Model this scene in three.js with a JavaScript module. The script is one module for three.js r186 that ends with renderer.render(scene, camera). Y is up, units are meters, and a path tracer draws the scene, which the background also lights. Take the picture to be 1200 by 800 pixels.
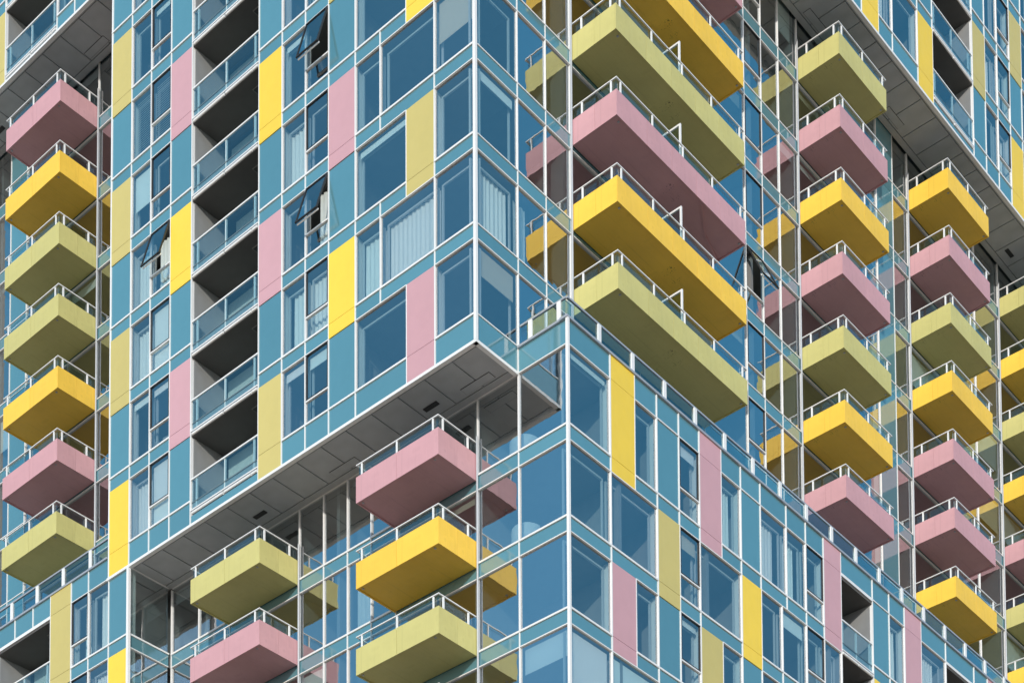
import * as THREE from 'three';
import { mergeGeometries } from 'three/addons/utils/BufferGeometryUtils.js';

// ---------------------------------------------------------------- units
// The tower is set out in storeys: a runs along the left front (away from the near corner), b along the right front, z up.
const H = 2.9;                       // metres per storey
const GROUND = 44.2;                 // height in metres of storey 0 of the projecting upper block above the street
const E = 0.696, D = 0.669;          // depth of the recesses on the right and the left front, in storeys

// ---------------------------------------------------------------- camera
const scene = new THREE.Scene();
const FOCAL = 2216.4556;             // pixels at 1200 x 800
const camera = new THREE.PerspectiveCamera(2 * Math.atan(400 / FOCAL) * 180 / Math.PI, 1.5, 1, 6000);
camera.position.set(12.1163 * H, -14.6445 * H + GROUND, 14.1229 * H);
camera.rotation.order = 'YXZ';
camera.rotation.set(0.0591, 0.7205, -0.0052);
camera.setViewOffset(1200, 800, 0, 400 - 1868.5219, 1200, 800);   // a rising-front lens: uprights stay upright
camera.updateProjectionMatrix();

// ---------------------------------------------------------------- sky and sun
const sunDir = new THREE.Vector3(2.25, 1, 3.42).normalize();
function clearSky() {
  const w = 512, h = 256, d = new Float32Array(w * h * 4);
  const v = new THREE.Vector3();
  for (let y = 0; y < h; y++) for (let x = 0; x < w; x++) {
    const th = (y + 0.5) / h * Math.PI - Math.PI / 2, ph = (x + 0.5) / w * Math.PI * 2 - Math.PI;
    v.set(Math.cos(th) * Math.cos(ph), Math.sin(th), Math.cos(th) * Math.sin(ph));
    const el = Math.max(0, v.y), c = v.dot(sunDir);
    const t = Math.pow(1 - el, 5.5);
    const zen = 1 - 0.5 * THREE.MathUtils.smoothstep(el, 0.68, 1);       // with a low sun the zenith is darker than the sky at mid height
    const ray = (0.72 + 0.42 * c * c) * zen;                         // Rayleigh phase
    const mie = 0.22 / Math.pow(1.32 - 1.15 * Math.min(c, 0.995), 1.5) * 0.20;
    const k = 1.22;
    d.set([k * ((0.050 * (1 - t) + 1.70 * t) * ray + mie * 1.0), k * ((0.355 * (1 - t) + 1.48 * t) * ray + mie * 0.98), k * ((0.68 * (1 - t) + 1.22 * t) * ray + mie * 0.95), 1], (y * w + x) * 4);
  }
  const s = new THREE.DataTexture(d, w, h, THREE.RGBAFormat, THREE.FloatType);
  s.mapping = THREE.EquirectangularReflectionMapping; s.magFilter = s.minFilter = THREE.LinearFilter; s.needsUpdate = true;
  return s;
}
const sky = clearSky();
scene.background = sky; scene.environment = sky;
const SKY = 1.0;
scene.backgroundIntensity = SKY; scene.environmentIntensity = SKY;
const sun = new THREE.DirectionalLight(new THREE.Color().setRGB(1, 0.92, 0.80), 3.05);
sun.position.copy(sunDir).multiplyScalar(150).add(new THREE.Vector3(-12, GROUND, -15));
sun.target.position.set(-12, GROUND, -15);
sun.castShadow = true; sun.shadow.mapSize.set(4096, 4096);
Object.assign(sun.shadow.camera, { left: -60, right: 60, top: 60, bottom: -60, near: 1, far: 320 });
scene.add(sun, sun.target);
const renderer = new THREE.WebGLRenderer({ antialias: true });
renderer.toneMapping = THREE.LinearToneMapping; renderer.toneMappingExposure = 1.0;
renderer.shadowMap.enabled = true;

// ---------------------------------------------------------------- noise and materials
function rng(seed) { let t = seed >>> 0; return () => { t = t + 0x6D2B79F5 | 0; let r = Math.imul(t ^ t >>> 15, 1 | t); r = r + Math.imul(r ^ r >>> 7, 61 | r) ^ r; return ((r ^ r >>> 14) >>> 0) / 4294967296; }; }
const rnd = rng(7);
function tileNoise(n, cells, seed) {                         // smooth value noise that tiles
  const r = rng(seed), g = Float32Array.from({ length: cells[0] * cells[1] }, r), o = new Float32Array(n * n);
  const sm = t => t * t * (3 - 2 * t);
  for (let y = 0; y < n; y++) for (let x = 0; x < n; x++) {
    const fx = x / n * cells[0], fy = y / n * cells[1], ix = Math.floor(fx), iy = Math.floor(fy), u = sm(fx - ix), v = sm(fy - iy);
    const at = (i, j) => g[(j % cells[1]) * cells[0] + i % cells[0]];
    o[y * n + x] = (at(ix, iy) * (1 - u) + at(ix + 1, iy) * u) * (1 - v) + (at(ix, iy + 1) * (1 - u) + at(ix + 1, iy + 1) * u) * v;
  }
  return o;
}
function texture(n, value, metres, srgb) {
  const d = new Uint8Array(n * n * 4);
  for (let i = 0; i < n * n; i++) { const c = value(i); d[4 * i] = 255 * c; d[4 * i + 1] = 255 * c; d[4 * i + 2] = 255 * c; d[4 * i + 3] = 255; }
  const t = new THREE.DataTexture(d, n, n); t.wrapS = t.wrapT = THREE.RepeatWrapping; t.magFilter = THREE.LinearFilter; t.minFilter = THREE.LinearMipmapLinearFilter; t.generateMipmaps = true;
  if (srgb) t.colorSpace = THREE.SRGBColorSpace;
  t.repeat.set(1 / metres, 1 / metres); t.needsUpdate = true; return t;
}
const N = 512;
const nA = tileNoise(N, [5, 5], 1), nB = tileNoise(N, [17, 17], 2), nC = tileNoise(N, [90, 90], 3), nS = tileNoise(N, [120, 3], 4), nS2 = tileNoise(N, [34, 2], 5), nF = tileNoise(N, [256, 256], 6);
const paintMap = texture(N, i => 0.955 + 0.02 * nA[i] + 0.012 * nB[i] + 0.013 * nF[i], 3.7, true);           // painted metal: faint mottling
const streakMap = texture(N, i => 0.935 + 0.04 * nA[i] + 0.02 * nB[i] - 0.13 * Math.max(0, nS[i] - 0.66) * nS2[i] - 0.16 * Math.max(0, nB[i] - 0.78) + 0.02 * nF[i], 4.3, true);   // rain streaks on the box fronts
const soffitMap = texture(N, i => 0.86 + 0.07 * nA[i] + 0.04 * nB[i] + 0.02 * nF[i], 4.1, true);
const groundMap = texture(N, i => 0.72 + 0.14 * nA[i] + 0.08 * nB[i] + 0.06 * nC[i], 23, true);
const fabricMap = texture(N, i => 0.90 + 0.06 * nC[i] + 0.04 * nF[i], 0.6, true);
const roughMap = texture(N, i => 0.6 + 0.25 * nB[i] + 0.15 * nC[i], 2.3);
const waveMap = texture(N, i => 0.6 * nA[i] + 0.4 * nB[i], 3.1);                                               // roller-wave unevenness of heat-treated glass
const grainMap = texture(N, i => 0.5 * nF[i] + 0.5 * nC[i], 0.9);

const lin = (r, g, b) => new THREE.Color().setRGB(r, g, b);
const std = (o) => new THREE.MeshStandardMaterial(o), phys = (o) => new THREE.MeshPhysicalMaterial(o);
const paint = (c) => [1, 0.955, 1.03, 0.98].map(v => phys({ color: c.clone().multiplyScalar(v), map: paintMap, roughness: 0.55, roughnessMap: roughMap, specularIntensity: 0.6, bumpMap: waveMap, bumpScale: 0.0015 }));   // four batches of the same paint
const boxPaint = (c) => [1, 0.97, 1.02].map(v => phys({ color: c.clone().multiplyScalar(v), map: streakMap, roughness: 0.62, roughnessMap: roughMap, specularIntensity: 0.5, bumpMap: waveMap, bumpScale: 0.0012 }));
const pick = (m) => Array.isArray(m) ? m[Math.floor(rnd() * m.length)] : m;
const M = {
  yellow: paint(lin(0.93, 0.66, 0.075)), pink: paint(lin(0.63, 0.365, 0.41)), pale: paint(lin(0.625, 0.53, 0.19)),
  boxYellow: boxPaint(lin(0.97, 0.625, 0.085)), boxPink: boxPaint(lin(0.64, 0.36, 0.395)), boxOlive: boxPaint(lin(0.62, 0.575, 0.225)),
  white: phys({ color: lin(0.84, 0.85, 0.86), map: paintMap, roughness: 0.42, specularIntensity: 0.7 }),
  grey: phys({ color: lin(0.46, 0.48, 0.52), map: paintMap, roughness: 0.4, metalness: 0.3 }),
  slate: std({ color: lin(0.10, 0.14, 0.18), roughness: 0.5 }),
  pole: phys({ color: lin(0.52, 0.54, 0.57), map: paintMap, roughness: 0.38, metalness: 0.2 }),
  dark: std({ color: lin(0.02, 0.021, 0.024), roughness: 0.5 }),
  soffit: phys({ color: lin(0.50, 0.53, 0.56), map: soffitMap, roughness: 0.6, roughnessMap: roughMap, bumpMap: grainMap, bumpScale: 0.0005 }),
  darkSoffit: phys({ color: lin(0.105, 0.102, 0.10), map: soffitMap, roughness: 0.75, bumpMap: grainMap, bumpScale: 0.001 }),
  spandrel: [1, 0.93, 1.07].map(v => phys({ color: lin(0.108, 0.270, 0.325).multiplyScalar(v), map: paintMap, roughness: 0.06, ior: 2.6, bumpMap: waveMap, bumpScale: 0.0006 })),
  infill: [1, 0.93, 1.07].map(v => phys({ color: lin(0.102, 0.262, 0.318).multiplyScalar(v), map: paintMap, roughness: 0.08, ior: 2.6, bumpMap: waveMap, bumpScale: 0.0006 })),
  pane: [3.5, 3.3, 3.75].map((n, i) => phys({ color: lin(0.77 + 0.03 * i, 0.93, 0.96), roughness: 0, ior: n, transmission: 1, thickness: 0, bumpMap: waveMap, bumpScale: 0.0016 })),
  mirrorPane: [6.0, 5.6, 6.5].map((n) => phys({ color: lin(0.76, 0.92, 0.95), roughness: 0, ior: n, transmission: 1, thickness: 0, bumpMap: waveMap, bumpScale: 0.002 })),
  guard: phys({ color: lin(0.78, 0.88, 0.90), roughness: 0, ior: 1.65, transmission: 1, thickness: 0, bumpMap: waveMap, bumpScale: 0.0006 }),
  room: std({ color: lin(0.70, 0.70, 0.68), map: paintMap, roughness: 0.9 }),
  innerFrame: std({ color: lin(0.45, 0.46, 0.46), map: paintMap, roughness: 0.8 }),
  inner: std({ color: lin(0.25, 0.25, 0.25), map: soffitMap, roughness: 0.9 }),
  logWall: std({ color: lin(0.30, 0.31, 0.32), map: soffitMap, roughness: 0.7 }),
  carpet: std({ color: lin(0.16, 0.13, 0.10), map: fabricMap, roughness: 0.95 }),
  curtain: phys({ color: lin(0.88, 0.87, 0.83), map: fabricMap, roughness: 1, transmission: 0.12, thickness: 0 }),
  blind: std({ color: lin(0.85, 0.84, 0.80), roughness: 0.7, map: fabricMap }),
  blindGrey: std({ color: lin(0.42, 0.43, 0.44), roughness: 0.8, map: fabricMap }), blindBeige: std({ color: lin(0.58, 0.50, 0.38), roughness: 0.8, map: fabricMap }),
  core: std({ color: lin(0.36, 0.35, 0.34), map: soffitMap, roughness: 0.9 }),
  ground: std({ color: lin(0.80, 0.47, 0.29), map: groundMap, roughness: 0.95 }),
  wood: std({ color: lin(0.30, 0.19, 0.11), roughness: 0.6, map: paintMap }),
  deck: std({ color: lin(0.30, 0.29, 0.28), roughness: 0.9, map: soffitMap }),
};

// ---------------------------------------------------------------- builders
const boxes = new Map();
function boxGeo(x, y, z) {                                    // box with uv in metres, shared by alike pieces
  const key = [x, y, z].map(v => v.toFixed(3)).join();
  if (!boxes.has(key)) {
    const g = new THREE.BoxGeometry(x, y, z), uv = g.attributes.uv, dims = [[z, y], [z, y], [x, z], [x, z], [x, y], [x, y]];
    for (let f = 0; f < 6; f++) for (let i = 0; i < 4; i++) uv.setXY(f * 4 + i, uv.getX(f * 4 + i) * dims[f][0] + f * 0.7, uv.getY(f * 4 + i) * dims[f][1] + f * 0.37);
    boxes.set(key, g);
  }
  return boxes.get(key);
}
const L = (p) => ({ k: 'L', p }), R = (p) => ({ k: 'R', p }); // upright planes: L faces the left street, R the right street
const P = (F, s, z, o) => F.k === 'L' ? new THREE.Vector3(-s * H, GROUND + z * H, -F.p * H + o) : new THREE.Vector3(-F.p * H + o, GROUND + z * H, -s * H);
function lit(m) { m.castShadow = m.receiveShadow = true; return m; }
function bx(parent, name, mat, F, s0, s1, z0, z1, o0, o1) {   // s, z in storeys, o in metres outwards from the plane
  const ds = Math.abs(s1 - s0) * H, dz = (z1 - z0) * H, dd = Math.abs(o1 - o0);
  const m = lit(new THREE.Mesh(F.k === 'L' ? boxGeo(ds, dz, dd) : boxGeo(dd, dz, ds), pick(mat))); m.name = name;
  m.position.copy(P(F, (s0 + s1) / 2, (z0 + z1) / 2, (o0 + o1) / 2));
  if (parent) parent.add(m);
  return m;
}
function vol(parent, name, mat, a0, a1, b0, b1, z0, z1) {     // a block given by its plan and heights, in storeys
  const m = lit(new THREE.Mesh(boxGeo((a1 - a0) * H, (z1 - z0) * H, (b1 - b0) * H), mat)); m.name = name;
  m.position.set(-(a0 + a1) / 2 * H, GROUND + (z0 + z1) / 2 * H, -(b0 + b1) / 2 * H);
  if (parent) parent.add(m);
  return m;
}
function group(parent, name, label) { const g = new THREE.Group(); g.name = name; if (label) g.userData.label = label; parent.add(g); return g; }

const ground = lit(new THREE.Mesh(new THREE.PlaneGeometry(3000, 3000), M.ground)); ground.rotation.x = -Math.PI / 2; ground.name = 'ground';
{ const uv = ground.geometry.attributes.uv; for (let i = 0; i < uv.count; i++) uv.setXY(i, uv.getX(i) * 3000, uv.getY(i) * 3000); }
ground.userData = { kind: 'structure', label: 'paved street level far below the tower', category: 'ground' }; scene.add(ground);

const tower = new THREE.Group(); tower.name = 'apartment_building'; scene.add(tower);
tower.userData = { label: 'blue glass apartment tower with yellow, pink and olive box balconies', category: 'building' };

const TOP = 11, SP = 0.17, LOW = 0.306;                       // roof, spandrel height, underside of the projecting blocks
const sillLow = (k) => -0.18 - k;                              // lower storeys -1, -2 ... (k = 1, 2 ...)

// ---- structure: core, slabs, party walls
vol(tower, 'core_wall', M.core, 2.3, 11.5, 2.3, 15, -GROUND / H, TOP);
vol(tower, 'podium_wall', M.core, 0.06, 11.5, D + 0.06, 15, -GROUND / H, -5.4);
vol(tower, 'roof_slab', M.core, 2.3, 11.5, 0.02, 15, TOP, TOP + 0.12);
vol(tower, 'roof_slab', M.core, E, 2.3, 0.02, 4.1, TOP, TOP + 0.12);
vol(tower, 'roof_slab', M.core, 0.02, 2.4, 4.08, 15, 13, 13.12);
vol(tower, 'end_wall', M.core, 2.3, 2.36, 4.1, 15, TOP + 0.12, 13);
vol(tower, 'end_wall', M.core, 11.5, 11.6, 0, 15.1, -6, TOP);
vol(tower, 'end_wall', M.core, 0.02, 11.5, 15, 15.1, -6, TOP);
const i0 = 0.03;
for (let j = 0; j <= 10; j++) {                               // upper slabs: ceilings of one storey, floor of the next
  const z0 = j - (j ? 0.155 : 0.29), z1 = j - 0.025;
  vol(tower, 'floor_slab', M.inner, E + i0, 2.3, D + i0, 15, z0, z1);
  vol(tower, 'floor_slab', M.inner, 2.3, 11.5, D + i0, 2.3, z0, z1);
  if (j) vol(tower, 'floor_slab', M.inner, E + i0, 7.035 - i0, i0, D + i0, z0, z1);
  else vol(tower, 'floor_slab', M.inner, E + i0, 7.035 - i0, i0, D + i0, -0.2, z1);
  if (j >= 8) {
    vol(tower, 'floor_slab', M.inner, i0, E + i0, 4.1 + i0, 15, j === 8 ? 7.80 : z0, z1);
    vol(tower, 'floor_slab', M.inner, 7.035 - i0, 11.5, i0, D + i0, j === 8 ? 7.86 : z0, z1);
  }
}
for (const j of [11, 12]) vol(tower, 'floor_slab', M.inner, i0, 2.3, 4.1 + i0, 15, j - 0.155, j - 0.025);
for (let k = 0; k <= 5; k++) {
  const s = sillLow(k), z0 = k ? s - 0.155 : -0.29, z1 = k ? s - 0.025 : -0.10;
  if (k) vol(tower, 'floor_slab', M.inner, i0, 2.3, D + i0, 15, z0, z1); else vol(tower, 'floor_slab', M.deck, i0, E, D + i0, 15, z0, z1);
  if (k) vol(tower, 'floor_slab', M.inner, 2.3, 11.5, D + i0, 2.3, z0, z1);
  vol(tower, 'floor_slab', k ? M.inner : M.deck, 6.611 + i0, 11.5, i0, D + i0, z0, z1);
}
function wallA(a, b0, b1, z0, z1) { vol(tower, 'partition_wall', M.inner, a - 0.025, a + 0.025, b0, b1, z0, z1); }
function wallB(b, a0, a1, z0, z1) { vol(tower, 'partition_wall', M.inner, a0, a1, b - 0.025, b + 0.025, z0, z1); }
for (const a of [2.735, 3.95, 5.6, 6.82]) wallA(a, 0.05, 2.3, 0, TOP);
for (const a of [7.6, 8.9, 9.7, 10.6]) wallA(a, D + 0.05, 2.3, 0, 7.8);
for (const a of [7.66, 9.68]) wallA(a, 0.05, 2.3, 8, TOP);
for (const b of [1.55, 2.86, 4.18, 5.3, 6.3, 7.66, 8.5, 9.22, 10.6, 12.03, 13.4]) wallB(b, E + 0.05, 2.3, 0, 7.8);
for (const b of [4.4, 6.66, 7.08, 8.58, 10.2, 11.4, 12.6]) wallB(b, 0.05, 2.3, 8, 13);
for (const b of [1.61, 2.43, 3.25, 4.08, 5.9, 7.1, 7.93, 9.87]) wallB(b, 0.05, 2.3, -5.4, -0.3);
for (const a of [1.35, 2.6, 3.55, 4.24, 5.5]) wallA(a, D + 0.05, 2.3, -5.4, -0.3);
for (const a of [6.82, 8.05, 9.7]) wallA(a, 0.05, 2.3, -5.4, -0.3);

// ---- curtain wall pieces
const COLOUR = { y: ['yellow', 'yellow'], p: ['pink', 'pink'], l: ['pale', 'pale yellow'] };
const things = [];                                            // curtains and other loose things, added after the tower
const dress = {};                                             // what hangs behind which window: key tag|storey|s0
function pleats(w, h, amp, seed) {                             // hanging cloth with uneven folds
  const r = rng(seed), n = Math.max(12, Math.round(w / 0.035)), rows = 5, pos = [], uv = [], idx = [];
  let ph = 0; const xs = [], zs = [], fl = [];
  for (let i = 0; i <= n; i++) { ph += 0.9 + 0.5 * r(); xs.push((i / n - 0.5) * w); zs.push(Math.sin(ph) * amp * (0.6 + 0.6 * r())); fl.push(r() - 0.5); }
  for (let q = 0; q <= rows; q++) for (let i = 0; i <= n; i++) { const t = q / rows; pos.push(xs[i] + fl[i] * 0.02 * (1 - t), t * h - h / 2, zs[i] * (1.15 - 0.45 * t)); uv.push(xs[i], t * h); }
  for (let q = 0; q < rows; q++) for (let i = 0; i < n; i++) { const a = q * (n + 1) + i, b = a + 1, c = a + n + 1, d = c + 1; idx.push(a, b, d, a, d, c); }
  const g = new THREE.BufferGeometry(); g.setAttribute('position', new THREE.Float32BufferAttribute(pos, 3)); g.setAttribute('uv', new THREE.Float32BufferAttribute(uv, 2)); g.setIndex(idx); g.computeVertexNormals();
  return g;
}
function place(m, F, s, z, o) { m.position.copy(P(F, s, z, o)); if (F.k === 'R') m.rotation.y = Math.PI / 2; return m; }
let clothSeed = 11;
function hang(F, s0, s1, z0, z1, from, to, drop, label) {     // a curtain across part of a window
  const w = (s1 - s0) * (to - from) * H, sc = s0 + (s1 - s0) * (from + to) / 2, h = (z1 - z0 - 0.07) * H * drop;
  const c = lit(new THREE.Mesh(pleats(w, h, 0.035, clothSeed++), M.curtain)); c.name = 'curtain';
  place(c, F, sc, z1 - 0.06 - h / H / 2, -0.38);
  c.userData = { label, category: 'curtain', group: 'curtains behind the windows' };
  things.push(c);
}
function frameGeo(w, h, t, d) {                                // rectangular frame, w x h outside, bars t wide and d deep
  const s = new THREE.Shape([[-w / 2, -h / 2], [w / 2, -h / 2], [w / 2, h / 2], [-w / 2, h / 2]].map(p => new THREE.Vector2(...p)));
  s.holes.push(new THREE.Path([[-w / 2 + t, -h / 2 + t], [-w / 2 + t, h / 2 - t], [w / 2 - t, h / 2 - t], [w / 2 - t, -h / 2 + t]].map(p => new THREE.Vector2(...p))));
  const g = new THREE.ExtrudeGeometry(s, { depth: d, bevelEnabled: false }); g.translate(0, 0, -d / 2); return g;
}
const geos = new Map();
const cached = (key, make) => { if (!geos.has(key)) geos.set(key, make()); return geos.get(key); };
function sheet(parent, F, s0, s1, z0, z1, o, glass = M.pane) {                 // a pane with its own slight tilt
  const w = Math.abs(s1 - s0) * H, h = (z1 - z0) * H;
  const g = cached(`p${w.toFixed(3)},${h.toFixed(3)}`, () => { const q = new THREE.PlaneGeometry(w, h), uv = q.attributes.uv; for (let i = 0; i < 4; i++) uv.setXY(i, uv.getX(i) * w, uv.getY(i) * h); return q; });
  const m = lit(new THREE.Mesh(g, pick(glass))); m.name = 'pane'; place(m, F, (s0 + s1) / 2, (z0 + z1) / 2, o);
  m.rotation.order = 'YXZ'; m.rotation.x = (rnd() - 0.5) * 0.005; m.rotation.y += (rnd() - 0.5) * 0.005;
  parent.add(m); return m;
}
function blindSlats(w, h) {                                    // venetian blind: many thin slats as one piece
  return cached(`b${w.toFixed(3)},${h.toFixed(3)}`, () => { const gs = []; for (let y = 0.03; y < h; y += 0.085) { const g = new THREE.BoxGeometry(w, 0.004, 0.062); g.rotateX(0.75); g.translate(0, y - h / 2, 0); gs.push(g); } return mergeGeometries(gs); });
}
function windowUnit(F, tag, j, s0, s1, zs, zh, kind) {
  const recess = tag === 'N2' || tag === 'L2' || tag === 'S3' || (tag === 'R1' && s0 > 0.6), glass = recess ? M.mirrorPane : M.pane;   // the set-back walls have a more strongly coated glass
  const w = group(tower, 'window'), m = 0.011, a = s0 + m, b = s1 - m, key = `${tag}|${j}|${s0.toFixed(2)}`, q = rnd(), d = dress[key] || (q < 0.2 && tag !== 'S3' ? { roller: [0.08, 0.14, 0.2, 0.35, 0.55][Math.floor(q * 25)], tone: Math.floor(q * 90) % 3 } : null);
  const frame = (x0, x1, y0, y1, t, dd, o, mat, name, parent = w) => { const W = (x1 - x0) * H, Q = (y1 - y0) * H; const f = lit(new THREE.Mesh(cached(`f${W.toFixed(3)},${Q.toFixed(3)},${t},${dd}`, () => frameGeo(W, Q, t, dd)), mat)); f.name = name; place(f, F, (x0 + x1) / 2, (y0 + y1) / 2, o); parent.add(f); return f; };
  frame(a - 0.002, b + 0.002, zs + 0.004, zh - 0.002, 0.022, 0.05, -0.075, M.slate, 'frame');
  if (kind === 'O') {
    const zd = zs + (zh - zs) * 0.33;
    bx(w, 'cross_bar', M.white, F, a, b, zd - 0.008, zd + 0.008, -0.09, 0.005);
    sheet(w, F, a, b, zs, zd - 0.006, -0.045, glass);
    if (d && d.open) {                                         // top-hung sash swung out at its foot
      const g = new THREE.Group(); g.name = 'open_sash';
      const W = (b - a) * H - 0.02, Q = (zh - zd) * H - 0.03;
      const f = lit(new THREE.Mesh(frameGeo(W, Q, 0.05, 0.05), M.dark)); f.name = 'sash_frame'; f.position.y = -Q / 2;
      const gl = lit(new THREE.Mesh(new THREE.PlaneGeometry(W - 0.08, Q - 0.08), pick(M.pane))); gl.position.y = -Q / 2; gl.name = 'sash_pane';
      const bar = lit(new THREE.Mesh(boxGeo(W * 0.96, 0.07, 0.03), M.white)); bar.position.set(0, -Q + 0.02, -0.08); bar.name = 'sash_stay';
      for (const q of [f, gl, bar]) { const hold = q; hold.rotation.x = 0; g.add(hold); }
      place(g, F, (a + b) / 2, zh - 0.006, 0.0); g.rotation.order = 'YXZ'; g.rotation.x = -d.open; w.add(g);
    } else {
      frame(a + 0.006, b - 0.006, zd + 0.012, zh - 0.008, 0.028, 0.05, -0.02, M.dark, 'sash_frame');
      sheet(w, F, a + 0.01, b - 0.01, zd + 0.014, zh - 0.01, -0.03, glass);
    }
  } else sheet(w, F, a, b, zs, zh, -0.045, glass);
  if (d && d.blind) {
    const W = (b - a) * H - 0.12, Q = (zh - zs) * H * d.blind;
    const v = lit(new THREE.Mesh(blindSlats(W, Q), M.blind)); v.name = 'venetian_blind'; v.userData.kind = 'stuff'; place(v, F, (a + b) / 2, zh - 0.01 - Q / H / 2, -0.2); w.add(v);
  }
  if (d && d.roller) { const Q = (zh - zs) * d.roller; bx(w, 'roller_blind', [M.blind, M.blindGrey, M.blindBeige][d.tone || 0], F, a + 0.02, b - 0.02, zh - 0.03 - Q, zh - 0.03, -0.16, -0.15); }
  if (!recess && !(d && d.open)) frame(a + 0.012, b - 0.012, zs - 0.05, zh - 0.055, 0.06, 0.06, -0.29, M.innerFrame, 'inner_frame');
  if (d && d.curtain) for (const [f, t, dr] of d.curtain) hang(F, a, b, zs, zh, f, t, dr ?? 1, d.label);
  return w;
}
function lined(panel, F, s0, s1, z0, z1) { const l = bx(null, 'wall_lining', M.room, F, s0 + 0.004, s1 - 0.004, z0, z1, -0.36, -0.06); l.position.sub(panel.position); panel.add(l); }
function cell(F, tag, j, s0, s1, zb, zs, zh, type) {           // one bay of one storey: spandrel below the sill, then window, infill or colour
  const g = 0.006;
  if (COLOUR[type]) {
    const mat = pick(M[COLOUR[type][0]]), lab = `${COLOUR[type][1]} cladding panel`;
    const up = bx(tower, 'cladding_panel', mat, F, s0 + g, s1 - g, zs + 0.0022, zh - 0.002, -0.06, 0.012); up.userData.label = lab; lined(up, F, s0, s1, zs, zh);
    const lo = bx(tower, 'cladding_panel', mat, F, s0 + g, s1 - g, zb + 0.002, zs - 0.0022, -0.06, 0.012); lo.userData.label = lab;
    return;
  }
  if (zs - zb > 0.02) bx(tower, 'spandrel_panel', M.spandrel, F, s0 + g, s1 - g, zb + 0.004, zs - 0.004, -0.06, -0.012 + (rnd() - 0.5) * 0.004);
  if (type === 'B') { const q = bx(tower, 'infill_panel', M.infill, F, s0 + g, s1 - g, zs + 0.004, zh - 0.002, -0.06, -0.012 + (rnd() - 0.5) * 0.004); lined(q, F, s0, s1, zs, zh); }
  else windowUnit(F, tag, j, s0, s1, zs, zh, type);
}
const mull = (F, s, z0, z1, w = 0.035, o = 0.018) => bx(tower, 'mullion', M.white, F, s - w / H / 2, s + w / H / 2, z0, z1, -0.1, o);
function storey(F, tag, j, zb, zs, zh, cells, headLine = true) { // cells: [s0, s1, type] in order
  let run = null; const slim = tag === 'R1' || tag === 'N2';
  const flush = () => { if (run) { bx(tower, 'sill_transom', M.white, F, run[0], run[1], zs - (slim ? 0.006 : 0.010), zs + (slim ? 0.007 : 0.011), -0.09, slim ? 0.014 : 0.028); run = null; } };
  for (const [s0, s1, t] of cells) {
    if (t === 'G') { flush(); continue; }
    cell(F, tag, j, s0, s1, zb, zs, zh, t);
    if (COLOUR[t]) { flush(); continue; }
    if (run && Math.abs(run[1] - s0) < 1e-6) run[1] = s1; else { flush(); run = [s0, s1]; }
    if ('WO'.includes(t) && headLine) bx(tower, 'head_transom', M.white, F, s0 + 0.008, s1 - 0.008, zh - 0.0055, zh + 0.0055, -0.09, 0.015);
  }
  flush();
}

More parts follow.
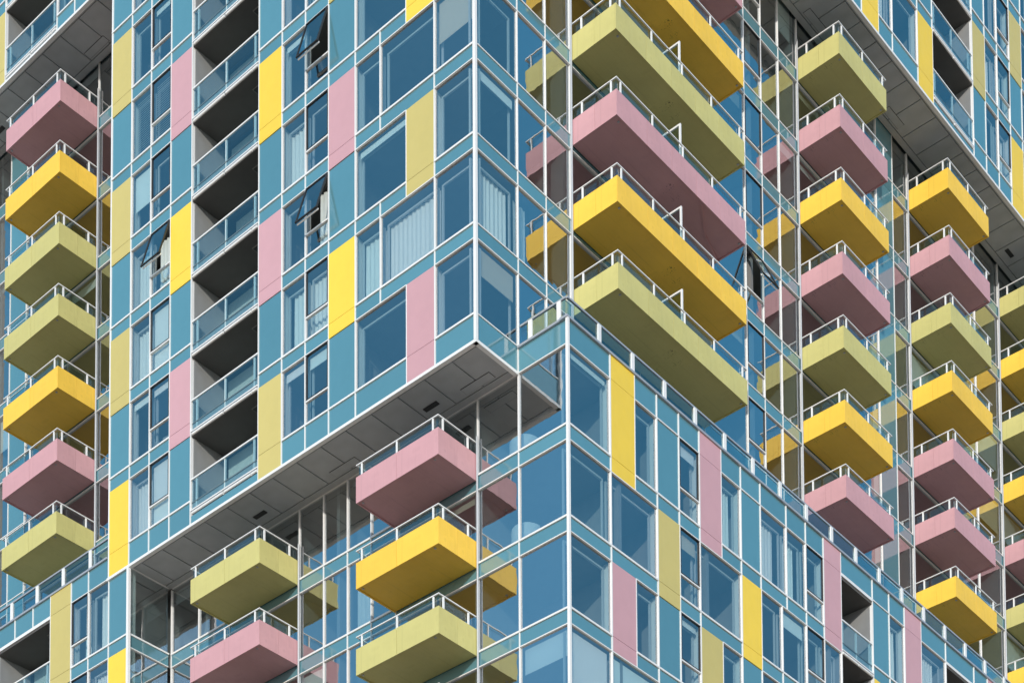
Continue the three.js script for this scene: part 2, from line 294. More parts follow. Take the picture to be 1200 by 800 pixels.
// ---- recessed balconies (loggias) inside the fronts
function loggia(F, s0, s1, zs, zh, zb, low) {                 // floor at zs, soffit at zh
  const g = group(tower, 'loggia', 'recessed balcony with glass guard and dark ceiling'), dep = -1.5, m = 0.012, c = (s0 + s1) / 2;
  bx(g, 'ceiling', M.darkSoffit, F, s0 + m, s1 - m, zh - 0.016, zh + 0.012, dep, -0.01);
  bx(g, 'ceiling_light', M.dark, F, s0 + 0.20, s0 + 0.30, zh - 0.024, zh - 0.01, -0.95, -0.5);
  bx(g, 'light_trim', M.deck, F, s0 + 0.19, s0 + 0.31, zh - 0.019, zh - 0.012, -0.99, -0.46);
  bx(g, 'floor', M.deck, F, s0 + m, s1 - m, zs - 0.0235, zs - 0.012, dep, -0.03);
  bx(g, 'slab_edge', M.soffit, F, s0 + m, s1 - m, zs - 0.15, zs - 0.02, -0.085, -0.06);
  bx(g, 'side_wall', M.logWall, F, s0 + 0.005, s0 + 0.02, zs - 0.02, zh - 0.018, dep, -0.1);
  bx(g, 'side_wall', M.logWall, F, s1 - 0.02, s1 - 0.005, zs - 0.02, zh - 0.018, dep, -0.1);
  const bF = F.k === 'L' ? L(F.p - dep / H) : R(F.p - dep / H);
  bx(g, 'door_frame', M.dark, bF, c - 0.012, c + 0.012, zs - 0.02, zh - 0.018, -0.05, 0.05);
  for (const [x0, x1] of [[s0 + 0.03, c - 0.015], [c + 0.015, s1 - 0.03]]) sheet(g, bF, x0, x1, zs - 0.015, zh - 0.02, -0.01, M.guard).name = 'door_pane';
  for (const x of [s0 + 0.05, c + 0.04]) if (rnd() < 0.88) { const wd = (s1 - s0) * (0.3 + 0.18 * rnd()); bx(g, 'door_blind', M.blind, bF, x, Math.min(x + wd, x < c ? c - 0.02 : s1 - 0.04), zs, zh - 0.04, -0.12, -0.10); }
  bx(g, 'wall_lining', M.room, bF, s0, s0 + 0.16, zs - 0.02, zh - 0.02, -0.3, -0.06);
  const top = zs + 0.265;
  bx(g, 'handrail', M.white, F, s0 + 0.01, s1 - 0.01, top, top + 0.018, -0.06, 0.0);
  bx(g, 'bottom_rail', M.white, F, s0 + 0.01, s1 - 0.01, zs - 0.132, zs - 0.118, -0.02, 0.03);
  const n = 3, span = s1 - s0;
  for (let i = 0; i < n; i++) { const s = s0 + span * (0.075 + 0.425 * i); bx(g, 'post', M.white, F, s - 0.012, s + 0.012, zs - 0.12, top, -0.10, -0.045); }
  for (let i = 0; i < 3; i++) { const x0 = s0 + 0.02 + (span - 0.04) * [0, 0.075, 0.5][i], x1 = s0 + 0.02 + (span - 0.04) * [0.07, 0.49, 0.995][i];
    bx(g, 'glass_panel', M.guard, F, x0, x1, zs - 0.112, top - 0.006, -0.03, -0.018);
    const t = lit(new THREE.Mesh(cached(`tube${(x1 - x0).toFixed(3)}`, () => { const q = new THREE.CylinderGeometry(0.05, 0.05, (x1 - x0) * H * 0.97, 10); q.rotateZ(Math.PI / 2); return q; }), M.white)); t.name = 'edge_tube'; place(t, F, (x0 + x1) / 2, zs - 0.163, 0.0); g.add(t); }
  if (low) bx(g, 'toe_panel', M.spandrel, F, s0 + 0.01, s1 - 0.01, zb, zs - 0.19, -0.06, -0.01);
  return g;
}

// ================================================================ left front, projecting upper block (plane b = 0)
const F1 = L(0), F2 = L(D), G1 = R(E), G2 = R(0);
const colK = { 0: 'p', 2: 'l', 4: 'y', 6: 'l', 8: 'p', 10: 'y' }, colH = { 1: 'y', 3: 'p', 5: 'l', 7: 'y', 9: 'p' }, colF = { 0: 'l', 2: 'p', 4: 'y', 6: 'p', 8: 'l', 10: 'y' }, colD = { 1: 'p', 3: 'y', 5: 'p', 7: 'y', 9: 'p' }, colA = { 0: 'y', 2: 'l', 4: 'l', 6: 'l', 8: 'y', 10: 'l' };
Object.assign(dress, {
  'L1|1|1.29': { curtain: [[0.02, 0.96]], label: 'wide pleated white curtain behind glass beside the yellow panel' },
  'L1|1|2.12': { curtain: [[0.05, 0.9]], label: 'narrow pleated white curtain between the wide curtain and a yellow panel' },
  'L1|1|2.95': { curtain: [[0.05, 0.95, 0.93]], label: 'white curtain behind the opening sash left of the yellow panel' },
  'L1|1|3.35': { curtain: [[0.03, 0.8, 0.93]], label: 'white curtain behind tall fixed glass above the pale yellow panel' },
  'L1|3|5.81': { open: 0.3, curtain: [[0.1, 0.9, 0.98]], label: 'white curtain behind the open sash next to the yellow panel' },
  'L1|3|6.21': { curtain: [[0.05, 0.95]], label: 'pale curtain filling the tall window next to the open sash' },
  'L1|2|5.81': { roller: 0.93 }, 'L1|2|6.21': { curtain: [[0.02, 0.95]], label: 'flat pale curtain in the window beside the pale yellow panel' },
  'L1|0|5.81': { roller: 0.95 }, 'L1|0|6.21': { curtain: [[0.02, 0.97]], label: 'pale curtain in the lowest window right of the yellow corner panel' },
  'L1|5|5.81': { blind: 0.96 }, 'L1|5|6.21': { blind: 0.96 },
  'L1|4|2.95': { open: 0.30 }, 'L1|2|2.95': { open: 0.32, curtain: [[0.1, 0.7, 0.9]], label: 'white curtain below an open sash under the pink panel' },
  'L1|1|5.81': { roller: 0.1 }, 'L1|1|6.21': { roller: 0.1 }, 'L1|0|2.95': { roller: 0.16 }, 'L1|0|3.35': { roller: 0.12 }, 'L1|3|3.35': { curtain: [[0.35, 0.95]], label: 'white curtain drawn aside above the pink left panel' },
  'R1|2|0.00': { roller: 0.12 }, 'R2|1|0.67': { roller: 0.06 }, 'R2|2|4.74': { roller: 0.2 }, 'R2|3|5.29': { roller: 0.5 }, 'R2|1|7.31': { curtain: [[0.3, 0.8]], label: 'pale curtain left of the pink panel next to the recessed balcony' }, 'R2|1|8.16': { curtain: [[0.35, 0.75, 0.8]], label: 'pale curtain right of the last pink panel under the terrace' }, 'L1|7|6.21': { roller: 0.3 }, 'L1|6|6.21': {},
  'R1|1|0.00': { curtain: [[0.12, 0.92, 0.95]], label: 'pleated curtain in the corner window facing the right street' },
  'R1|1|0.69': { curtain: [[0.1, 0.55, 0.95]], label: 'short pleated curtain next to the corner window, right street side' },
  'R1|3|5.10': { open: 0.45 },
  'L3|1|7.02': { curtain: [[0.02, 0.7]], label: 'pale curtain in the tall window under the left terrace' },
  'L3|1|7.45': { curtain: [[0.0, 0.55, 0.95]], label: 'curtain half drawn beside the pale yellow panel under the left terrace' },
  'L3|2|7.02': { curtain: [[0.1, 0.9]], label: 'curtain behind the window next to the lower yellow panel' },
  'L2|4|0.00': { roller: 0.33 }, 'R2|4|0.67': { roller: 0.97 }, 'R2|4|1.39': { roller: 0.95 },
  'R2|1|4.29': { curtain: [[0.1, 0.8]], label: 'long pale curtain in the window right of a blue panel' },
  'R2|1|4.85': { curtain: [[0.15, 0.75]], label: 'long pale curtain next to the opening sash below the terrace' },
  'R2|1|3.47': { curtain: [[0.45, 0.8]], label: 'narrow pale curtain right of the pink panel under the terrace' },
  'R2|2|5.70': { curtain: [[0.2, 0.9]], label: 'pale curtain left of the recessed balcony in the right street front' },
  'R4|8|7.68': { curtain: [[0.35, 0.98]], label: 'light curtain pushed aside between two yellow panels' },
  'R4|8|7.30': { curtain: [[0.55, 0.9]], label: 'thin light curtain beside the yellow panel at the soffit edge' },
  'R4|8|10.79': { curtain: [[0.2, 0.9]], label: 'light curtain next to the yellow panel right of the recessed balconies' },
  'R4|9|10.39': { curtain: [[0.35, 0.95]], label: 'light curtain beside the pale yellow panel right of the recessed balconies' },
  'R4|9|10.79': { curtain: [[0.1, 0.9]], label: 'light curtain in the sash window below a pale yellow panel' },
  'N2|0|9.50': { blind: 0.97 }, 'N2|0|8.24': { blind: 0.9 }, 'N2|1|9.50': { blind: 0.97 }, 'N2|6|9.50': { roller: 0.7 }, 'N2|4|9.50': { roller: 0.9 },
  'N2|3|9.50': { curtain: [[0.1, 0.95]], label: 'pale curtain in the recessed wall behind the left balconies' },
  'L2|2|2.95': { curtain: [[0.3, 0.9]], label: 'white curtain in the recessed wall between the two lower balcony columns' },
});
for (let j = 0; j <= 10; j++) {
  const zs = j, zh = j + 1 - SP, zb = j ? j - SP : -LOW, ev = j % 2 === 0;
  const cells = [[E, 1.29, 'W']];
  if (ev) cells.push([1.29, 1.714, colK[j]], [1.714, 2.517, 'W']); else cells.push([1.29, 2.12, 'W'], [2.12, 2.517, 'W']);
  cells.push([2.517, 2.953, colH[j] || 'B'], [2.953, 3.345, 'O'], [3.345, 3.747, 'W'], [3.747, 4.155, colF[j] || 'B'], [4.155, 5.40, 'G'], [5.40, 5.812, colD[j] || 'B'], [5.812, 6.212, 'O'], [6.212, 6.611, 'W'], [6.611, 7.035, colA[j] || 'B']);
  storey(F1, 'L1', j, zb, zs, zh, cells);
  loggia(F1, 4.155, 5.40, zs, zh, zb, j === 0);
  if (!ev) mull(F1, 2.12, zb, zh + SP); else mull(F1, 1.714, zb, zh);
}
for (const s of [2.517, 2.953, 3.345, 3.747, 4.155, 5.40, 5.812, 6.212, 6.611]) mull(F1, s, -LOW, TOP);
mull(F1, 7.035 - 0.012, -LOW, TOP, 0.07);
mull(F1, 1.29, -LOW, TOP);
vol(tower, 'corner_mullion', M.white, E - 0.021, E + 0.014, -0.021, 0.014, -LOW, TOP);
bx(tower, 'edge_trim', M.white, F1, E - 0.02, 7.045, -LOW - 0.03, -LOW + 0.004, -0.09, 0.055);
bx(tower, 'end_wall', M.core, L(0), 7.035, 7.06, 0, 7.7, -D * H + 0.06, -0.05);

// ---- right-hand return of the upper block and the long recessed wall (plane a = E)
const r1cells = [[0, 0.688, 'W'], [0.688, 1.166, 'W'], [1.166, 1.6, 'W'], [1.6, 2.86, 'W'], [2.86, 4.15, 'W'], [4.15, 5.10, 'W'], [5.10, 5.495, 'O'], [5.495, 5.906, 'W'], [5.906, 6.365, 'W'], [6.365, 7.57, 'W'], [7.57, 8.4, 'W'], [8.4, 8.85, 'B'], [8.85, 9.285, 'W'], [9.285, 10.51, 'W'], [10.51, 11.3, 'W'], [11.3, 12.09, 'W'], [12.09, 13.3, 'W'], [13.3, 14.98, 'W']];
for (let j = 0; j <= 10; j++) storey(G1, 'R1', j, j ? j - SP : -LOW, j, j + 1 - SP, j < 8 ? r1cells : r1cells.slice(0, 5));
bx(tower, 'edge_trim', M.white, G1, -0.012, D - 0.02, -LOW - 0.03, -LOW + 0.004, -0.09, 0.055);
for (const [s] of r1cells.slice(1)) if (![1.6, 6.365, 9.285, 12.09].includes(s)) mull(G1, s, s < D + 0.1 ? -LOW : 0, s > 4.1 ? 7.72 : TOP, s > D + 0.1 ? 0.026 : 0.036, 0.012);

// ---- projecting upper block on the right street (plane a = 0, from storey 8)
const V4B = 7.71, V5B = 7.78;
for (let j = 8; j <= 12; j++) {
  const p = { 8: ['y', 'y', 'B', 'y', 'B'], 9: ['B', 'B', 'l', 'B', 'p'], 10: ['l', 'p', 'B', 'l', 'B'], 11: ['B', 'B', 'y', 'B', 'l'], 12: ['p', 'l', 'B', 'y', 'B'] }[j];
  storey(G2, 'R4', j, j === 8 ? V4B : j - SP, j, j + 1 - SP, [[4.1, 5.2, 'W'], [5.2, 6.45, 'W'], [6.45, 6.867, 'B'], [6.867, 7.302, p[0]], [7.302, 7.675, 'W'], [7.675, 8.372, 'W'], [8.372, 8.80, p[1]], [8.80, 10.0, 'G'], [10.0, 10.39, p[2]], [10.39, 10.79, 'W'], [10.79, 11.195, 'O'], [11.195, 11.595, p[3]], [11.595, 12.0, 'W'], [12.0, 12.4, 'O'], [12.4, 12.82, p[4]], [12.82, 14.98, 'W']]);
  loggia(G2, 8.80, 10.0, j, j + 1 - SP, j === 8 ? V4B : j - SP, j === 8);
}
for (const s of [4.1, 5.2, 6.45, 6.867, 7.302, 7.675, 8.372, 8.80, 10.0, 10.39, 10.79, 11.195, 11.595, 12.0, 12.4, 12.82]) mull(G2, s, V4B, 13);
bx(tower, 'edge_trim', M.white, G2, 4.08, 15, V4B - 0.03, V4B + 0.004, -0.09, 0.055);
bx(tower, 'end_wall', M.core, L(4.1), 0.02, 2.3, TOP + 0.12, 13, -0.1, 0);
bx(tower, 'end_wall', M.core, L(4.1), 0.02, E + 0.04, V4B, TOP + 0.12, -0.1, 0);

// ---- projecting upper block at the far left (plane b = 0, from storey 8)
for (let j = 8; j <= 10; j++) {
  storey(F1, 'L5', j, j === 8 ? V5B : j - SP, j, j + 1 - SP, [[7.035, 7.45, 'B'], [7.45, 7.862, 'B'], [7.862, 8.257, 'W'], [8.257, 9.467, 'G'], [9.467, 9.9, j === 9 ? 'B' : 'l'], [9.9, 10.7, 'W'], [10.7, 11.48, 'W']]);
  loggia(F1, 8.257, 9.467, j, j + 1 - SP, j === 8 ? V5B : j - SP, j === 8);
}
for (const s of [7.45, 7.862, 8.257, 9.467, 9.9, 10.7]) mull(F1, s, V5B, TOP);
bx(tower, 'edge_trim', M.white, F1, 7.05, 11.5, V5B - 0.03, V5B + 0.004, -0.09, 0.055);

// ---- recessed wall behind the left balconies (plane b = D)
const n2 = [[7.05, 7.64, 'W'], [7.64, 8.24, 'W'], [8.24, 9.50, 'W'], [9.50, 9.9, 'W'], [9.9, 10.3, 'B'], [10.3, 11.48, 'W']];
for (let j = 0; j <= 7; j++) storey(F2, 'N2', j, j - SP, j, j + 1 - SP, n2);
for (const s of [7.64, 9.5, 9.9, 10.3]) mull(F2, s, -0.1, 7.8, 0.03);

// ================================================================ lower storeys
const low = (k) => [sillLow(k) - SP, sillLow(k), k === 1 ? -LOW : sillLow(k - 1) - SP];
const l2 = [[0, 0.69, 'W'], [0.69, 1.29, 'W'], [1.29, 2.55, 'W'], [2.55, 2.95, 'W'], [2.95, 3.344, 'W'], [3.344, 3.75, 'W'], [3.75, 4.18, 'W'], [4.18, 5.45, 'W'], [5.45, 6.05, 'W'], [6.05, 6.6, 'W']];
for (let k = 1; k <= 5; k++) { const [zb, zs, zh] = low(k); storey(F2, 'L2', k, zb, zs, zh, l2); }
bx(tower, 'parapet_panel', M.spandrel, F2, 0.008, 0.682, -LOW + 0.01, -0.035, -0.06, -0.012);
for (const [s] of l2.slice(1)) if (s !== 1.29 && s !== 4.18) mull(F2, s, -5.4, s === 0.69 ? -0.03 : -LOW, 0.036);
mull(F2, 6.597, -5.4, -LOW - 0.02);
vol(tower, 'corner_mullion', M.white, -0.019, 0.013, D - 0.019, D + 0.013, -5.4, -0.03);
// return of the lower left block, facing the right street
const G3 = R(6.611);
for (let k = 1; k <= 5; k++) { const [zb, zs, zh] = low(k); storey(G3, 'S3', k, zb, zs, zh, [[0.01, D - 0.03, 'W']]); }
vol(tower, 'corner_mullion', M.white, 6.585, 6.625, -0.024, 0.014, -5.4, -LOW - 0.035);

// right street front of the lower block (plane a = 0)
const R2 = {
  1: [[D, 1.39, 'W'], [1.39, 1.82, 'y'], [1.82, 2.227, 'W'], [2.227, 2.64, 'B'], [2.64, 3.036, 'O'], [3.036, 3.468, 'p'], [3.468, 3.873, 'W'], [3.873, 4.285, 'B'], [4.285, 4.85, 'W'], [4.85, 5.286, 'W'], [5.286, 5.696, 'O'], [5.696, 6.105, 'p'], [6.105, 6.885, 'G'], [6.885, 7.309, 'B'], [7.309, 7.713, 'W'], [7.713, 8.156, 'p'], [8.156, 8.845, 'W'], [8.845, 9.665, 'G'], [9.665, 10.07, 'B'], [10.07, 10.48, 'p'], [10.48, 12, 'W'], [12, 13.5, 'W'], [13.5, 14.98, 'W']],
  2: [[D, 1.39, 'W'], [1.39, 2.227, 'W'], [2.227, 2.64, 'l'], [2.64, 3.036, 'O'], [3.036, 3.873, 'W'], [3.873, 4.285, 'y'], [4.285, 4.74, 'W'], [4.74, 5.286, 'W'], [5.286, 5.696, 'O'], [5.696, 6.105, 'W'], [6.105, 6.885, 'G'], [6.885, 7.309, 'y'], [7.309, 7.713, 'W'], [7.713, 8.156, 'B'], [8.156, 8.845, 'W'], [8.845, 9.665, 'G'], [9.665, 10.07, 'l'], [10.07, 10.48, 'B'], [10.48, 12, 'W'], [12, 14.98, 'W']],
  3: [[D, 1.39, 'W'], [1.39, 1.82, 'p'], [1.82, 2.227, 'W'], [2.227, 2.64, 'B'], [2.64, 3.036, 'O'], [3.036, 3.468, 'l'], [3.468, 3.873, 'W'], [3.873, 4.285, 'B'], [4.285, 4.85, 'W'], [4.85, 5.286, 'W'], [5.286, 5.696, 'O'], [5.696, 6.105, 'l'], [6.105, 6.885, 'G'], [6.885, 7.309, 'B'], [7.309, 8.156, 'W'], [8.156, 8.845, 'W'], [8.845, 9.665, 'G'], [9.665, 14.98, 'W']],
};
R2[4] = R2[2]; R2[5] = R2[3];
for (let k = 1; k <= 5; k++) {
  const [zb, zs, zh] = low(k);
  storey(G2, 'R2', k, zb, zs, zh, R2[k]);
  for (const [s0, s1, t] of R2[k]) {
    if (t === 'G') loggia(G2, s0, s1, zs, zh - (k === 1 ? 0.05 : 0), zb, false);
    if (k === 1) {                                            // parapet over the top storey
      if (COLOUR[t]) { const q = bx(tower, 'cladding_panel', M[COLOUR[t][0]], G2, s0 + 0.006, s1 - 0.006, zh + 0.002, -0.035, -0.06, 0.012); q.userData.label = `${COLOUR[t][1]} cladding panel`; }
      else { bx(tower, 'parapet_panel', M.spandrel, G2, s0 + 0.006, s1 - 0.006, zh + 0.01, -0.035, -0.06, -0.012); if (t === 'G' || t === 'B') bx(tower, 'head_transom', M.white, G2, s0 + 0.008, s1 - 0.008, zh - (t === 'G' ? 0.03 : 0.007), zh + 0.007, -0.09, 0.022); }
    }
    if (s0 > D) mull(G2, s0, zb, k === 1 ? -0.03 : zh, 0.045);
  }
}
// parapet cap and terrace guard of the lower block
bx(tower, 'parapet_cap', M.grey, G2, D - 0.03, 15, -0.035, -0.01, -0.25, 0.06);
bx(tower, 'parapet_cap', M.grey, F2, 0.09, 0.69, -0.035, -0.01, -0.25, 0.06);
function terraceGuard(F, s0, s1, posts, z0, z1) {
  const g = group(tower, 'terrace_railing', 'glass terrace guard with flat white posts');
  bx(g, 'handrail', M.grey, F, s0, s1, z1 - 0.02, z1, -0.12, -0.05);
  let prev = s0;
  for (const s of [...posts, s1]) {
    bx(g, 'glass_panel', M.guard, F, prev + 0.012, s - 0.012, z0 + 0.02, z1 - 0.02, -0.09, -0.078);
    if (s !== s1) { bx(g, 'post', M.white, F, s - 0.026, s + 0.026, z0, z1 - 0.02, -0.075, -0.03); bx(g, 'post', M.white, F, s + 0.03, s + 0.046, z0, z1 - 0.02, -0.22, -0.1); }
    prev = s;
  }
}
const gp = []; for (let s = 1.233; s < 14.9; s += 0.5875) gp.push(s);
terraceGuard(G2, D + 0.03, 14.98, gp, -0.01, 0.24);
terraceGuard(F2, 0.04, 0.68, [0.13, 0.53], -0.01, 0.24);

// left lower block (plane b = 0)
const L3 = { 1: ['B', 'l'], 2: ['y', 'B'], 3: ['B', 'p'], 4: ['y', 'B'], 5: ['B', 'l'] };
for (let k = 1; k <= 5; k++) {
  const [zb, zs, zh] = low(k), [pA, pB] = L3[k];
  storey(F1, 'L3', k, zb, zs, zh, [[6.625, 7.02, pA], [7.02, 7.45, 'W'], [7.45, 7.82, 'O'], [7.82, 8.275, pB], [8.275, 9.5, 'G'], [9.5, 9.92, pA], [9.92, 11.48, 'W']]);
  loggia(F1, 8.275, 9.5, zs, zh - (k === 1 ? 0.05 : 0), zb, false);
}
for (const [s0, s1, t] of [[7.045, 7.45, 'B'], [7.45, 7.82, 'B'], [7.82, 8.275, 'l'], [8.275, 8.674, 'B'], [8.674, 9.089, 'B'], [9.089, 9.5, 'B'], [9.5, 9.92, 'B'], [9.92, 11.48, 'B']]) {
  if (t === 'l') bx(tower, 'cladding_panel', M.pale, F1, s0 + 0.006, s1 - 0.006, -LOW + 0.002, -0.035, -0.06, 0.012).userData.label = 'pale yellow cladding panel';
  else { bx(tower, 'parapet_panel', M.spandrel, F1, s0 + 0.006, s1 - 0.006, -LOW + 0.01, -0.035, -0.06, -0.012); if (s0 > 8.2) bx(tower, 'head_transom', M.white, F1, s0, s1, -LOW - 0.035, -LOW + 0.007, -0.09, 0.022); }
}
for (const s of [7.02, 7.45, 7.82, 8.275, 9.5, 9.92]) mull(F1, s, -5.4, s === 7.02 ? -LOW - 0.03 : -0.03);
for (const s of [8.674, 9.089]) mull(F1, s, -LOW, -0.03);
bx(tower, 'parapet_cap', M.grey, F1, 7.05, 11.5, -0.035, -0.01, -0.25, 0.05);
const lp = []; for (let s = 7.441; s < 11.4; s += 0.585) lp.push(s);
terraceGuard(F1, 7.06, 11.48, lp, -0.01, 0.27);

// ================================================================ undersides of the projecting blocks
function soffit(along, s0, s1, z, pitch, vents, hatches = []) {              // panels across the depth, a strip along each edge, dark joints between
  const dep = along === 'a' ? D : E, put = (n, m, u0, u1, v0, v1, y0, y1) => along === 'a' ? vol(tower, n, m, u0, u1, v0, v1, y0, y1) : vol(tower, n, m, v0, v1, u0, u1, y0, y1);
  put('soffit_backing', M.slate, s0 + 0.01, s1 - 0.01, 0.022, dep - 0.004, z + 0.012, z + 0.07);
  put('soffit_strip', M.soffit, s0 + 0.012, s1 - 0.012, 0.023, 0.062, z - 0.004, z + 0.014);
  put('soffit_strip', M.soffit, s0 + 0.012, s1 - 0.012, dep - 0.085, dep - 0.006, z - 0.002, z + 0.014);
  for (let s = s0; s < s1 - 0.02; s += pitch) { const e = Math.min(s + pitch, s1), j = (rnd() - 0.5) * 0.002; put('soffit_panel', M.soffit, s + 0.0075, e - 0.0075, 0.073, dep - 0.096, z + j, z + 0.013); }
  for (const u of hatches) { put('access_panel', M.dark, u - 0.21, u + 0.21, dep - 0.23, dep - 0.12, z - 0.003, z + 0.006); put('access_panel', M.soffit, u - 0.205, u + 0.205, dep - 0.225, dep - 0.125, z - 0.006, z + 0.003); }
  for (const [u, v] of vents) { put('soffit_vent', M.dark, u - 0.1, u + 0.1, v - 0.03, v + 0.03, z - 0.008, z + 0.005); }
}
soffit('a', E, 7.02, -LOW, 0.41, [[1.75, 0.42], [4.6, 0.42]], [1.12, 3.2]);
soffit('a', 7.05, 11.45, V5B, 0.41, [[10.2, 0.4]], [8.05]);
soffit('b', 4.12, 14.9, V4B, 0.406, [[12.0, 0.45]], [6.55, 8.6]);
// ================================================================ box balconies
const BC = { y: ['boxYellow', 'bright yellow'], p: ['boxPink', 'dusty pink'], o: ['boxOlive', 'olive green'] };
const BH = 0.30, RAIL = 0.445, FRONT = 0.05;
function balcony(F, s0, s1, z, colour) {                       // F: the wall it hangs on, s0: the end that faces the camera side
  const [mk, word] = BC[colour], mat = M[mk], wide = s1 - s0 > 2;
  const g = group(tower, 'balcony', `${word} box balcony with glass guard and white handrail${wide ? ', double width' : ''}`);
  const dep = (F.p - FRONT) * H;                               // how far it stands out, metres
  const t = 0.05, cut = wide ? [0, 0.222, 0.41, 0.6, 0.79, 1] : [0, F.k === 'L' ? 0.5 : 0.49, 1], gap = 0.0022;
  for (let i = 0; i + 1 < cut.length; i++) bx(g, 'front_panel', mat, F, s0 + (s1 - s0) * cut[i] + (i ? gap : 0), s0 + (s1 - s0) * cut[i + 1] - (i + 2 < cut.length ? gap : 0), z, z + BH, dep - t, dep);
  for (const [q, x0, x1] of [[0, s0, s0 + t / H], [1, s1 - t / H, s1]]) { void q; bx(g, 'side_panel', mat, F, x0, x1, z, z + BH, 0.03, dep * 0.52 - 0.004); bx(g, 'side_panel', mat, F, x0, x1, z, z + BH, dep * 0.52 + 0.004, dep - t - 0.003); }
  bx(g, 'underside', mat, F, s0 + t / H + 0.001, s1 - t / H - 0.001, z + 0.012, z + 0.03, 0.02, dep - t - 0.004);
  bx(g, 'deck', M.deck, F, s0 + t / H + 0.001, s1 - t / H - 0.001, z + 0.034, z + 0.10, 0.02, dep - t - 0.004);
  for (const x of [s0 + 0.10 + (wide ? 0 : 0.0), s1 - 0.06]) bx(g, 'fixing_bracket', M.grey, F, x - 0.01, x + 0.01, z + 0.003, z + 0.012, dep - 0.19, dep - 0.12);
  const zr = z + RAIL, zt = z + BH, q = 0.045;
  bx(g, 'handrail', M.white, F, s0 - 0.001, s1 + 0.001, zr - 0.011, zr, dep - 0.045, dep + 0.0);
  bx(g, 'handrail', M.white, F, s0 - 0.001, s0 + 0.014, zr - 0.011, zr, -0.0, dep - 0.057);
  bx(g, 'handrail', M.white, F, s1 - 0.014, s1 + 0.001, zr - 0.011, zr, -0.0, dep - 0.057);
  const n = wide ? 5 : 3;
  for (let i = 0; i < n; i++) { const s = s0 + 0.085 + (s1 - s0 - 0.17) * i / (n - 1); bx(g, 'post', M.white, F, s - 0.009, s + 0.009, zt - 0.02, zr - 0.013, dep - 0.05, dep - 0.008); }
  for (const o of [dep - 0.24, dep * 0.23]) bx(g, 'post', M.white, F, s0 + 0.002, s0 + 0.016, zt - 0.02, zr - 0.013, o - 0.03, o + 0.03);
  for (const o of [dep - 0.24, dep * 0.23]) bx(g, 'post', M.white, F, s1 - 0.016, s1 - 0.002, zt - 0.02, zr - 0.013, o - 0.03, o + 0.03);
  const gl = (x0, x1, o0, o1) => bx(g, 'glass_panel', M.guard, F, x0, x1, zt - 0.05, zr - 0.016, o0, o1);
  for (let i = 0; i + 1 < n; i++) { const u = (k) => s0 + 0.02 + (s1 - s0 - 0.04) * k / (n - 1); gl(u(i) + 0.004, u(i + 1) - 0.004, dep - 0.085, dep - 0.074); }
  gl(s0 + 0.024, s0 + 0.0278, 0.05, dep - 0.09); gl(s1 - 0.0278, s1 - 0.024, 0.05, dep - 0.09);
  if (wide) {                                                  // screen between the two flats
    const m = s0 + (s1 - s0) * 0.5, sF = { k: F.k === 'L' ? 'R' : 'L', p: m }, f0 = F.p - 0.03, f1 = FRONT + 0.035;
    const W = (f0 - f1) * H, Q = 0.64 * H, fr = lit(new THREE.Mesh(cached(`screen${W.toFixed(2)}`, () => frameGeo(W, Q, 0.06, 0.06)), M.white)); fr.name = 'screen_frame';
    place(fr, sF, (f0 + f1) / 2, z + 0.095 + 0.32, 0); g.add(fr);
    bx(g, 'screen_pane', M.guard, sF, f1 + 0.02, f0 - 0.02, z + 0.12, z + 0.71, -0.006, 0.006);
  }
  return g;
}
function strip(g, z) {                                          // pale sealed joint running across the underside
  for (const [a0, b0, a1, b1] of [[0.075, 3.24, 0.329, 3.665], [0.329, 3.665, 0.45, 4.098]]) {
    const len = Math.hypot(a1 - a0, b1 - b0) * H, m = lit(new THREE.Mesh(boxGeo(0.05, 0.03, len), M.boxPink[2])); m.name = 'sealed_joint';
    m.position.set(-(a0 + a1) / 2 * H, GROUND + (z + 0.004) * H, -(b0 + b1) / 2 * H); m.rotation.y = Math.atan2(a1 - a0, b1 - b0); g.add(m);
  }
}
const post = (F, s, z0, z1) => { const m = lit(new THREE.Mesh(cached(`pole${(z1 - z0).toFixed(2)}`, () => new THREE.CylinderGeometry(0.036, 0.036, (z1 - z0) * H, 12)), M.pole)); m.name = 'upright_pole'; m.position.copy(P(F, s, (z0 + z1) / 2, 0.045)); tower.add(m); };
const up = (j) => j - 0.155, dn = (k) => -0.255 - 0.99 * k;
[['p', 7], ['y', 6], ['o', 5], ['o', 4], ['y', 3], ['p', 2], ['o', 1]].forEach(([c, j]) => balcony(F2, 8.24, 9.50, up(j), c));
[['p', 1], ['y', 2], ['o', 3], ['p', 4]].forEach(([c, k]) => balcony(F2, 1.295, 2.56, dn(k), c));
[['o', 1], ['p', 2], ['y', 3]].forEach(([c, k]) => balcony(F2, 4.185, 5.45, dn(k), c));
[['o', 7], ['p', 6], ['y', 5], ['o', 4], ['p', 3], ['y', 2], ['o', 1]].forEach(([c, j]) => { const g = balcony(G1, 1.615, 4.12, up(j) + 0.03, c); if (j === 3) strip(g, up(j) + 0.03); });
[['o', 7], ['p', 6], ['y', 5], ['p', 4], ['o', 3], ['y', 2], ['p', 1]].forEach(([c, j]) => balcony(G1, 6.36, 7.57, up(j), c));
[['y', 7], ['p', 6], ['o', 5], ['y', 4], ['p', 3], ['p', 2], ['y', 1]].forEach(([c, j]) => balcony(G1, 9.285, 10.51, up(j), c));
[['o', 7], ['y', 6], ['o', 5], ['y', 4], ['p', 3], ['o', 2], ['y', 1]].forEach(([c, j]) => balcony(G1, 12.09, 13.3, up(j), c));
for (const s of [1.6, 6.365, 9.285, 12.09]) mull(G1, s, 0, s > 4 ? 7.72 : TOP, 0.042, 0.0);
mull(F2, 8.24, -0.1, 7.8, 0.042, 0.0); for (const s of [1.29, 4.18]) mull(F2, s, -5.4, -LOW, 0.042, 0.0);
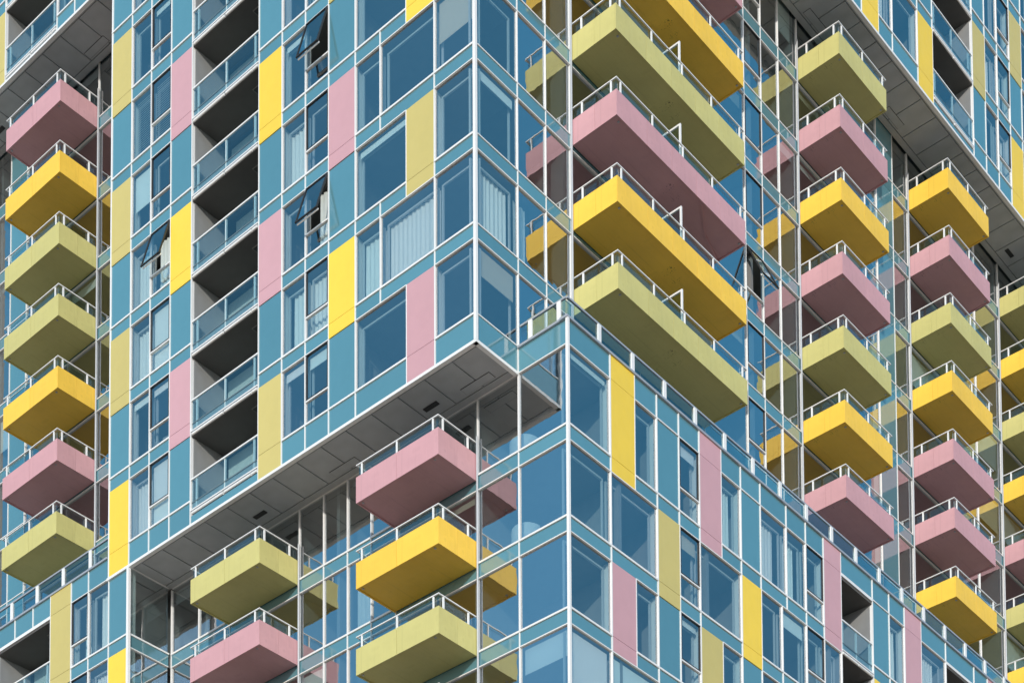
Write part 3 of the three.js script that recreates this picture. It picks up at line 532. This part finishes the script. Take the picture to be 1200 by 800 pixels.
post(F2, 8.225, -0.1, 7.4); post(F2, 1.28, -5.4, -0.75); post(F2, 4.17, -5.4, -0.75);
post(G1, 1.6, -0.1, TOP); post(G1, 6.345, -0.1, 7.4); post(G1, 9.27, -0.1, 7.4); post(G1, 12.075, -0.1, 7.4);

// ---- a few things that stand in the rooms
function item(name, category, label, pos, turn, parts) {
  const g = new THREE.Group(); g.name = name; g.position.copy(pos); g.rotation.y = turn; g.userData = { label, category };
  for (const [n, geo, mat, x = 0, y = 0, z = 0] of parts) { const m = lit(new THREE.Mesh(geo, mat)); m.name = n; m.position.set(x, y, z); g.add(m); }
  things.push(g);
}
const shade = () => { const q = new THREE.Shape(); q.absarc(0, 0, 0.36, 0.15, 1.75, false); q.absarc(0, 0, 0.17, 1.75, 0.15, true); const g = new THREE.ExtrudeGeometry(q, { depth: 0.2, bevelEnabled: true, bevelSize: 0.015, bevelThickness: 0.015, bevelSegments: 2, curveSegments: 14 }); return g; };
item('desk_lamp', 'lamp', 'white lamp with a curved shade behind glass left of a yellow panel', P(F1, 2.34, 3.98, -0.75), 0, [['lamp_shade', shade(), M.blind, 0.05, 0.28, 0], ['stem', new THREE.CylinderGeometry(0.015, 0.015, 0.5, 8), M.grey, 0.02, 0.3, 0.1], ['foot', new THREE.CylinderGeometry(0.1, 0.12, 0.04, 16), M.grey, 0.02, 0.02, 0.1]]);
item('storage_box', 'box', 'pale box with a lid on the floor of the corner window', P(F1, 1.02, 3.0, -0.55), 0.25, [['box_body', boxGeo(0.75, 0.30, 0.4), M.blind, 0, 0.15, 0], ['lid', boxGeo(0.79, 0.06, 0.44), M.room, 0, 0.335, 0]]);
item('cardboard_box', 'box', 'grey box low behind the sash window left of the pink panel', P(F1, 6.02, 1.0, -0.5), 0.1, [['box_body', boxGeo(0.42, 0.34, 0.3), M.deck, 0, 0.17, 0], ['flap', boxGeo(0.42, 0.2, 0.012), M.deck, 0, 0.42, 0.148]]);
item('globe_lamp', 'lamp', 'small round white lamp beside the grey box in the window', P(F1, 6.26, 1.0, -0.5), 0, [['globe', new THREE.SphereGeometry(0.1, 16, 12), M.blind, 0, 0.62, 0], ['stem', new THREE.CylinderGeometry(0.012, 0.012, 0.54, 8), M.grey, 0, 0.27, 0], ['foot', new THREE.CylinderGeometry(0.09, 0.1, 0.03, 14), M.grey, 0, 0.015, 0]]);
const tub = () => { const q = new THREE.Shape(); q.absarc(0, 0, 0.48, 0, Math.PI, false); q.absarc(0, 0, 0.36, Math.PI, 0, true); const g = new THREE.ExtrudeGeometry(q, { depth: 0.75, bevelEnabled: true, bevelSize: 0.03, bevelThickness: 0.04, bevelSegments: 3, curveSegments: 18 }); g.rotateX(-Math.PI / 2); return g; };
item('tub_chair', 'armchair', 'pale round-backed armchair behind the glass right of the pink lower balcony', P(F2, 0.86, sillLow(1) - 0.02, -0.9), Math.PI, [['backrest', tub(), M.blind, 0, 0.2, 0], ['seat', new THREE.CylinderGeometry(0.37, 0.37, 0.3, 24), M.blind, 0, 0.28, 0], ['base', new THREE.CylinderGeometry(0.2, 0.25, 0.12, 20), M.dark, 0, 0.06, 0]]);
item('tub_chair', 'armchair', 'pale round-backed armchair behind the glass right of the yellow lower balcony', P(F2, 0.84, sillLow(2) - 0.02, -0.9), Math.PI, [['backrest', tub(), M.blind, 0, 0.2, 0], ['seat', new THREE.CylinderGeometry(0.37, 0.37, 0.3, 24), M.blind, 0, 0.28, 0], ['base', new THREE.CylinderGeometry(0.2, 0.25, 0.12, 20), M.dark, 0, 0.06, 0]]);

for (const t of things) { const n = things.filter(q => q.done && q.base === t.name).length; t.base = t.name; t.done = true; if (n) t.name += '_' + String(n).padStart(3, '0'); scene.add(t); }
for (const t of things) { delete t.base; delete t.done; }

renderer.render(scene, camera);
